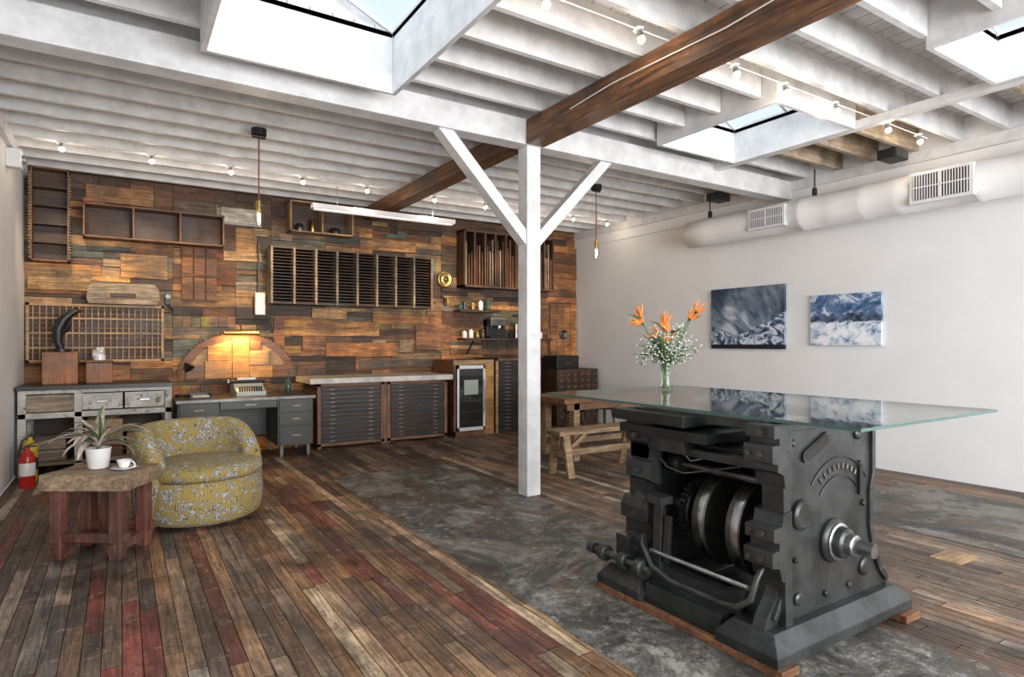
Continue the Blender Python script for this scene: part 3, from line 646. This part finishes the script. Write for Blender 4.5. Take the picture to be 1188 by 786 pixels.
def leaf(b,base,az,el,L,W,droop,mats):
    n=9; c,s=math.cos(az),math.sin(az); px=Vector((-s,c,0)); pos=Vector(base); e=el; Lp=[];Rp=[];Cp=[]
    for i in range(n+1):
        t=i/n; w=W*math.sin(math.pi*min(t*.92+.06,1))**.8
        nrm=Vector((-c*math.sin(e),-s*math.sin(e),math.cos(e)))
        Lp.append(pos+px*w+nrm*w*.35);Rp.append(pos-px*w+nrm*w*.35);Cp.append(pos.copy())
        pos=pos+Vector((c*math.cos(e),s*math.cos(e),math.sin(e)))*(L/n); e-=droop/n
    vs=Lp+Cp+Rp; k=n+1; m1,m2=mats
    b.add(vs,[(i,i+1,i+1+k,i+k) for i in range(n)],m1,True); b.add(vs,[(i+k,i+1+k,i+1+2*k,i+2*k) for i in range(n)],m2,True)
for k in range(36):
    az=k*2.4+U(-.2,.2); el=U(.45,1.35); L=U(.23,.37)
    leaf(b,p+Vector((0,0,.13+U(0,.05))),az,el,L,U(.017,.026),U(.9,2.0),('leafg','leafp') if k%4 else ('leafp','leafp'))
b.tube([p+Vector((0,0,.11)),p+Vector((0,0,.2))],.012,'stem'); b.build()
q=T@Vector((.155,-.02,TZ+.001))
b=MB('cup_and_saucer'); b.lathe(q,[(.03,0),(.035,.004),(.075,.014),(.077,.017),(.03,.009)],'ceram',28)
b.lathe(q+Vector((0,0,.012)),[(.022,0),(.03,.012),(.044,.05),(.046,.052),(.042,.05),(.03,.02)],'ceram',28)
b.tube([q+Vector((.042+.02*math.sin(t*.5),0,.052-.008*t)) for t in range(6)],.004,'ceram',6); b.build()
# ------------------------------------------------------------------ lounge chair
C=Matrix.Translation((.545,5.46,0))@Matrix.Rotation(math.atan2(-.88,.38),4,'Z')@Matrix.Scale(.95,4)   # local +X = facing
b=MB('barrel_lounge_chair',C)
b.lathe((0,0,0),[(.30,0),(.30,.035)],'blackm',32)
prof=[(.05,.03),(.40,.03),(.45,.045),(.475,.12),(.485,.24),(.475,.34),(.45,.38)]
b.lathe((0,0,0),prof,'fabric',40)
b.lathe((.04,0,0),[(.1,.37),(.39,.37),(.445,.39),(.46,.43),(.445,.475),(.39,.50),(.2,.51),(.05,.512)],'fabric',40)
th0=math.radians(112); nn=44
vs=[];fs=[]
for i in range(nn+1):
    th=math.pi-th0+2*th0*i/nn; d=abs(i/nn*2-1)
    hh=.50+.31*(1-max(0,(d-.5)/.5)**2.2)
    tk=1.0
    if i==0 or i==nn: tk=.72
    if i==1 or i==nn-1: tk=.93
    sec=[(.36,.36),(.335,(.36+hh)/2),(.345,hh-.05),(.375,hh-.008),(.42,hh),(.465,hh-.015),(.492,hh-.06),(.505,(.25+hh)/2),(.495,.22),(.475,.09),(.45,.045)]
    for (r,z) in sec:
        rr=.42+(r-.42)*tk; zz=.3+(z-.3)*(tk if z>.4 else 1) if tk<1 else z
        vs.append((rr*math.cos(th),rr*math.sin(th),zz))
ns=11
for i in range(nn):
    for k in range(ns): fs.append((i*ns+k,i*ns+(k+1)%ns,(i+1)*ns+(k+1)%ns,(i+1)*ns+k))
fs.append(tuple(range(ns))); fs.append(tuple(reversed(range(nn*ns,nn*ns+ns))))
b.add(vs,fs,'fabric',True)
b.build(sub=1)
# ------------------------------------------------------------------ press base + glass top
b=MB('cast_iron_press_table_base')
b.box(2.29,2.41,1.52,2.70,0.003,.04,'brown'); b.box(3.28,3.42,1.50,2.70,0.003,.04,'brown')
def frustum(x0,x1,y0,y1,z0,z1,ins,mat):
    vs=[(x0,y0,z0),(x1,y0,z0),(x1,y1,z0),(x0,y1,z0),(x0+ins,y0+ins,z1),(x1-ins,y0+ins,z1),(x1-ins,y1-ins,z1),(x0+ins,y1-ins,z1)]
    b.add(vs,[(0,3,2,1),(4,5,6,7),(0,1,5,4),(1,2,6,5),(2,3,7,6),(3,0,4,7)],mat)
for (ya,yb) in ((1.54,1.86),(2.34,2.68)):
    b.box(2.29,3.42,ya,yb,.04,.085,'iron'); frustum(2.29,3.42,ya,yb,.085,.155,.055,'iron')
b.box(2.33,2.45,1.86,2.34,.04,.14,'iron'); b.box(3.27,3.38,1.86,2.34,.04,.14,'iron')
b.box(2.32,3.40,1.6,2.62,.04,.06,'iron2')
def frame(y0,y1,near):
    pr=[(2.34,.15),(2.36,.20),(2.42,.27),(2.46,.36),(2.47,.45),(2.47,.80),(2.44,.86),(2.44,1.04),(3.24,1.04),(3.24,.72),(3.215,.66),(3.215,.5),(3.235,.40),(3.28,.30),(3.35,.22),(3.38,.155)]
    b.extr(pr,'XZ',y0,y1,'iron')
    ys=(y0-.018,y0) if near else (y1,y1+.018)
    seq=[(2.40,.19),(2.47,.30),(2.49,.42),(2.495,.8),(2.47,1.02),(3.215,1.02),(3.215,.74),(3.19,.66),(3.19,.48),(3.22,.36),(3.28,.25),(3.35,.18)]
    for p,q in zip(seq[:-1],seq[1:]): b.beam((p[0],(ys[0]+ys[1])/2,p[1]),(q[0],(ys[0]+ys[1])/2,q[1]),.028,.018,'iron',(0,1,0))
frame(1.64,1.70,True); frame(2.46,2.53,False)
yf=1.64
b.lathe((2.86,yf,.46),[(.105,0),(.105,-.015),(.09,-.03),(.075,-.035),(.07,-.075),(.055,-.085)],'iron',36,'Y')
b.lathe((2.86,yf-.03,.46),[(.088,0),(.088,-.012),(.07,-.014)],'steel',32,'Y')
b.lathe((2.86,yf-.085,.46),[(.05,0),(.05,-.03),(.042,-.035)],'steel',28,'Y')
b.cyl((2.86,1.44,.46),(2.86,2.62,.46),.034,'steel')
b.lathe((2.60,yf,.62),[(.07,0),(.07,-.02),(.055,-.03)],'iron',28,'Y')
for (x,z,r) in ((3.08,.95,.03),(2.58,.24,.03),(3.14,.28,.045),(3.13,.6,.016),(2.54,.95,.018),(2.56,.42,.014),(2.80,.22,.016),(3.0,.22,.016)):
    b.lathe((x,yf,z),[(r,0),(r,-.012),(r*.6,-.018)],'iron',20,'Y')
def slot(x0_,z0_,x1_,z1_,r):
    d=Vector((x1_-x0_,z1_-z0_)); a=math.atan2(d.y,d.x); pts=[]
    for k in range(9): t=a+math.pi/2+math.pi*k/8; pts.append((x0_+r*math.cos(t),z0_+r*math.sin(t)))
    for k in range(9): t=a-math.pi/2+math.pi*k/8; pts.append((x1_+r*math.cos(t),z1_+r*math.sin(t)))
    b.extr(pts,'XZ',yf-.014,yf-.001,'iron'); pts2=[((x-(x0_+x1_)/2)*.84+(x0_+x1_)/2,(z-(z0_+z1_)/2)*.84+(z0_+z1_)/2) for x,z in pts]
    b.extr(pts2,'XZ',yf-.016,yf-.014,'dark')
slot(2.64,.88,2.80,.95,.03); slot(3.10,.66,3.10,.80,.016)
for k in range(9):
    a=math.radians(128-k*9); b.beam((2.92+.24*math.cos(a),yf-.004,.55+.24*math.sin(a)),(2.92+.27*math.cos(a),yf-.004,.55+.27*math.sin(a)),.014,.006,'dsteel',(0,1,0))
for rr in (.21,.30):
    b.tube([(2.92+rr*math.cos(math.radians(140-k*8)),yf-.003,.55+rr*math.sin(math.radians(140-k*8))) for k in range(14)],.005,'iron',6)
def claw(prof,ya,yb):
    b.extr(prof,'XZ',ya,yb,'iron')
claw([(2.49,1.04),(2.36,1.04),(2.36,.985),(2.40,.985),(2.40,.955),(2.35,.955),(2.35,.88),(2.39,.87),(2.39,.84),(2.43,.82),(2.44,.76),(2.49,.76)],1.605,1.75)
claw([(2.49,.66),(2.43,.65),(2.42,.60),(2.36,.595),(2.36,.54),(2.40,.53),(2.40,.50),(2.35,.495),(2.35,.43),(2.40,.42),(2.42,.36),(2.49,.34)],1.605,1.75)
claw([(2.49,1.03),(2.42,1.03),(2.40,.95),(2.40,.86),(2.44,.84),(2.44,.76),(2.41,.75),(2.40,.66),(2.44,.64),(2.49,.62)],2.38,2.56)
claw([(2.49,.56),(2.41,.55),(2.38,.50),(2.38,.43),(2.42,.41),(2.42,.34),(2.39,.32),(2.38,.22),(2.49,.2)],2.38,2.58)
for z in (1.01,.915,.57,.46): b.cyl((2.355,1.66,z),(2.335,1.66,z),.014,'dsteel',n=6); 
for z in (.915,.57,.46): b.cyl((2.355,1.72,z),(2.335,1.72,z),.012,'dsteel',n=6)
for z in (.9,.70,.47,.27): b.cyl((2.40,2.47,z),(2.37,2.47,z),.018,'dsteel',n=6)
b.extr([(1.60,.155),(1.84,.155),(1.78,.26),(1.74,.38),(1.72,.5),(1.72,.8),(1.76,.95),(1.76,1.03),(1.62,1.03)],'YZ',2.44,2.49,'iron')
b.extr([(2.30,.155),(2.58,.155),(2.56,1.03),(2.40,1.03),(2.42,.8),(2.44,.7),(2.44,.45),(2.38,.28)],'YZ',2.44,2.49,'iron')
b.box(2.44,2.56,1.70,2.46,1.0,1.045,'iron'); b.box(3.12,3.24,1.70,2.46,1.0,1.045,'iron')
b.box(2.37,3.2,1.98,2.58,.905,.955,'iron2'); b.box(2.35,3.2,2.10,2.62,.975,1.03,'iron2'); b.box(2.44,2.52,1.70,2.46,.82,.86,'iron')
b.box(2.41,2.5,2.15,2.40,.83,.905,'iron'); b.box(2.52,3.14,1.75,2.2,.86,.88,'iron2')
b.box(3.14,3.22,1.70,2.46,.2,.85,'iron2')
b.extr([(1.80,.14),(1.80,.26),(1.9,.235),(2.08,.225),(2.26,.235),(2.38,.28),(2.38,.14)],'YZ',2.40,2.45,'iron')
for (y,r) in ((1.93,.24),(2.14,.24)):
    b.lathe((2.74,y-.03,.47),[(.05,-.05),(.07,-.05),(.075,0),(r-.04,0),(r-.035,-.012),(r,-.012),(r,.07),(r-.02,.075),(.05,.075),(.05,.1)],'iron2',48,'Y')
    b.lathe((2.74,y-.03,.47),[(r-.022,-.014),(r+.002,-.014),(r+.004,-.008),(r+.004,.066),(r-.01,.077)],'dsteel',48,'Y')
    b.lathe((2.74,y-.03,.47),[(r+.005,-.004),(r+.006,.0),(r+.006,.03),(r+.005,.034)],'steel',48,'Y')
b.lathe((2.74,2.29,.47),[(.14,0),(.15,.01),(.15,.05),(.14,.06)],'iron2',40,'Y')
for k in range(30):
    a=2*math.pi*k/30; b.beam((2.74+.145*math.cos(a),2.32,.47+.145*math.sin(a)),(2.74+.168*math.cos(a),2.32,.47+.168*math.sin(a)),.016,.045,'dsteel',(0,1,0))
b.cyl((2.74,1.72,.47),(2.74,2.46,.47),.045,'steel')
for y in (1.80,2.04,2.22): b.lathe((2.74,y,.47),[(.06,0),(.075,.006),(.075,.03),(.06,.036)],'dsteel',28,'Y')
b.cyl((2.58,1.70,.74),(2.58,2.46,.74),.02,'dsteel',n=12); b.cyl((2.9,1.70,.80),(2.9,2.46,.80),.03,'dsteel',n=12)
b.lathe((2.58,2.30,.74),[(.05,0),(.055,.006),(.055,.06),(.05,.066)],'iron2',24,'Y')
b.tube([(2.5,2.44,.98),(2.52,2.2,.78),(2.6,2.0,.84),(2.55,1.74,.80)],.006,'steel',6)
b.tube([(2.48,2.40,.80),(2.45,2.3,.74),(2.47,2.2,.72),(2.5,1.9,.80),(2.48,1.74,.86)],.006,'dsteel',6)
b.tube([(2.37,2.34,.30),(2.37,1.74,.30)],.013,'steel',12)
b.tube([(2.38,2.40,.36),(2.33,2.36,.33),(2.32,2.28,.24),(2.32,2.15,.205),(2.32,1.85,.205),(2.32,1.76,.22),(2.33,1.70,.27),(2.36,1.69,.36),(2.40,1.69,.40)],.015,'iron',12)
for y in (2.32,2.44,2.60): b.lathe((2.30,y,.22),[(.028,0),(.045,.004),(.045,.05),(.028,.054)],'iron',18,'Y')
b.cyl((2.30,2.28,.22),(2.30,2.72,.22),.02,'dsteel'); b.lathe((2.30,2.70,.22),[(.032,0),(.032,.05)],'iron',14,'Y')
b.beam((2.36,2.52,.155),(2.36,2.52,.34),.05,.1,'iron'); b.beam((2.38,2.30,.2),(2.40,2.30,.60),.03,.055,'iron'); b.box(2.34,2.43,2.24,2.44,.56,.60,'iron')
b.beam((2.38,2.24,.26),(2.40,2.24,.50),.02,.04,'iron')
b.cyl((2.33,2.37,.58),(2.31,2.37,.58),.03,'dsteel')
for (x,y) in ((2.5,1.75),(3.18,1.75),(2.5,2.42),(3.18,2.42)): b.cyl((x,y,1.035),(x,y,1.058),.03,'blackm')
b.build(.005)
b=MB('glass_tabletop'); z0,z1=1.058,1.071; a,c,d,e=2.38,3.64,1.25,3.30
b.add([(a,d,z1),(c,d,z1),(c,e,z1),(a,e,z1)],[(0,1,2,3)],'glass'); b.add([(a,d,z0),(c,d,z0),(c,e,z0),(a,e,z0)],[(3,2,1,0)],'glass')
vs=[(a,d,z0),(c,d,z0),(c,e,z0),(a,e,z0),(a,d,z1),(c,d,z1),(c,e,z1),(a,e,z1)]
b.add(vs,[(0,1,5,4),(1,2,6,5),(2,3,7,6),(3,0,4,7)],'gedge'); b.build()
# vase
vx,vy,vz=3.2,3.02,1.072
b=MB('flower_vase'); b.lathe((vx,vy,vz),[(.045,0),(.05,.005),(.047,.05),(.043,.12),(.052,.2),(.055,.215)],'clear',28)
for k in range(38):
    a_=R()*6.28; sp=U(.02,.24); top=Vector((vx+sp*math.cos(a_),vy+sp*math.sin(a_),vz+U(.22,.42)))
    b.tube([(vx+.02*math.cos(a_+3),vy+.02*math.sin(a_+3),vz+.01),(vx+.02*math.cos(a_),vy+.02*math.sin(a_),vz+.18),top],[.0035,.003,.0018],'stem',5)
    for j in range(13):
        o_=Vector((U(-.05,.05),U(-.05,.05),U(-.05,.04))); b.ball(top+o_,U(.004,.007),'breath',6); b.tube([top-Vector((0,0,.05)),top+o_],.0009,'stem',3,False)
for k in range(26):
    leaf(b,(vx,vy,vz+.2),R()*6.28,U(.3,1.3),U(.14,.26),.02,U(.3,1.2),('stem','leafg'))
rt=Vector((.8425,-.5388,0))
for (off,top,tilt) in ((-.17,.50,-.5),(-.15,.46,-1.0),(-.01,.45,.2),(.03,.40,-.4),(.20,.54,.75),(.16,.49,1.0),(-.04,.37,-.9),(.0,.33,.5)):
    hp=Vector((vx,vy,vz+top))+rt*off; b.tube([(vx,vy,vz+.02),Vector((vx,vy,vz+.2))+rt*off*.2,hp],.005,'stem',7)
    for j in range(8):
        an=tilt+U(-.7,.7); dr=rt*math.sin(an)+Vector((U(-.25,.25),U(-.25,.25),math.cos(an))); dr.normalize(); L=U(.05,.115)
        b.tube([hp,hp+dr*L*.5,hp+dr*L],[.004,.009,.001],'petal',6)
    b.tube([hp-rt*.03*(1 if off<0 else -1),hp,hp+rt*(.10 if off>0 else -.10)+Vector((0,0,.03))],[.004,.012,.001],'stem',7)
b.build()
# ------------------------------------------------------------------ lights / world / camera
def sun(name,rot,s,ang,col=(1,1,1)):
    l=bpy.data.lights.new(name,'SUN'); l.energy=s; l.angle=math.radians(ang); l.color=col
    o=bpy.data.objects.new(name,l); o.rotation_euler=rot; o.location=(3,3,8); sc.collection.objects.link(o)
sun('overcast_daylight',(math.radians(8),math.radians(5),0),5,110,(.95,.975,1))
l=bpy.data.lights.new('added_window_fill','AREA'); l.shape='RECTANGLE'; l.size=6.2; l.size_y=2.6; l.energy=600; l.color=(.98,.985,1)  # added area lamp behind the camera, fills the room from the front
o=bpy.data.objects.new('added_window_fill',l); o.location=(3.2,YF-.25,1.75); o.rotation_euler=(math.radians(90),0,0); sc.collection.objects.link(o)
w=bpy.data.worlds.new('World'); sc.world=w; w.use_nodes=True; bg=w.node_tree.nodes['Background']; bg.inputs[0].default_value=(.70,.79,.88,1); bg.inputs[1].default_value=1.0
cd=bpy.data.cameras.new('Camera'); cam=bpy.data.objects.new('Camera',cd); sc.collection.objects.link(cam); sc.camera=cam
cam.location=(0,0,1.4); cam.rotation_euler=(math.radians(90),0,math.radians(-32.6)); cd.sensor_width=36; cd.lens=710/1188*36; cd.shift_y=5/1188; cd.clip_start=.05
sc.view_settings.view_transform='Standard'; sc.view_settings.look='None'; sc.view_settings.exposure=0.40
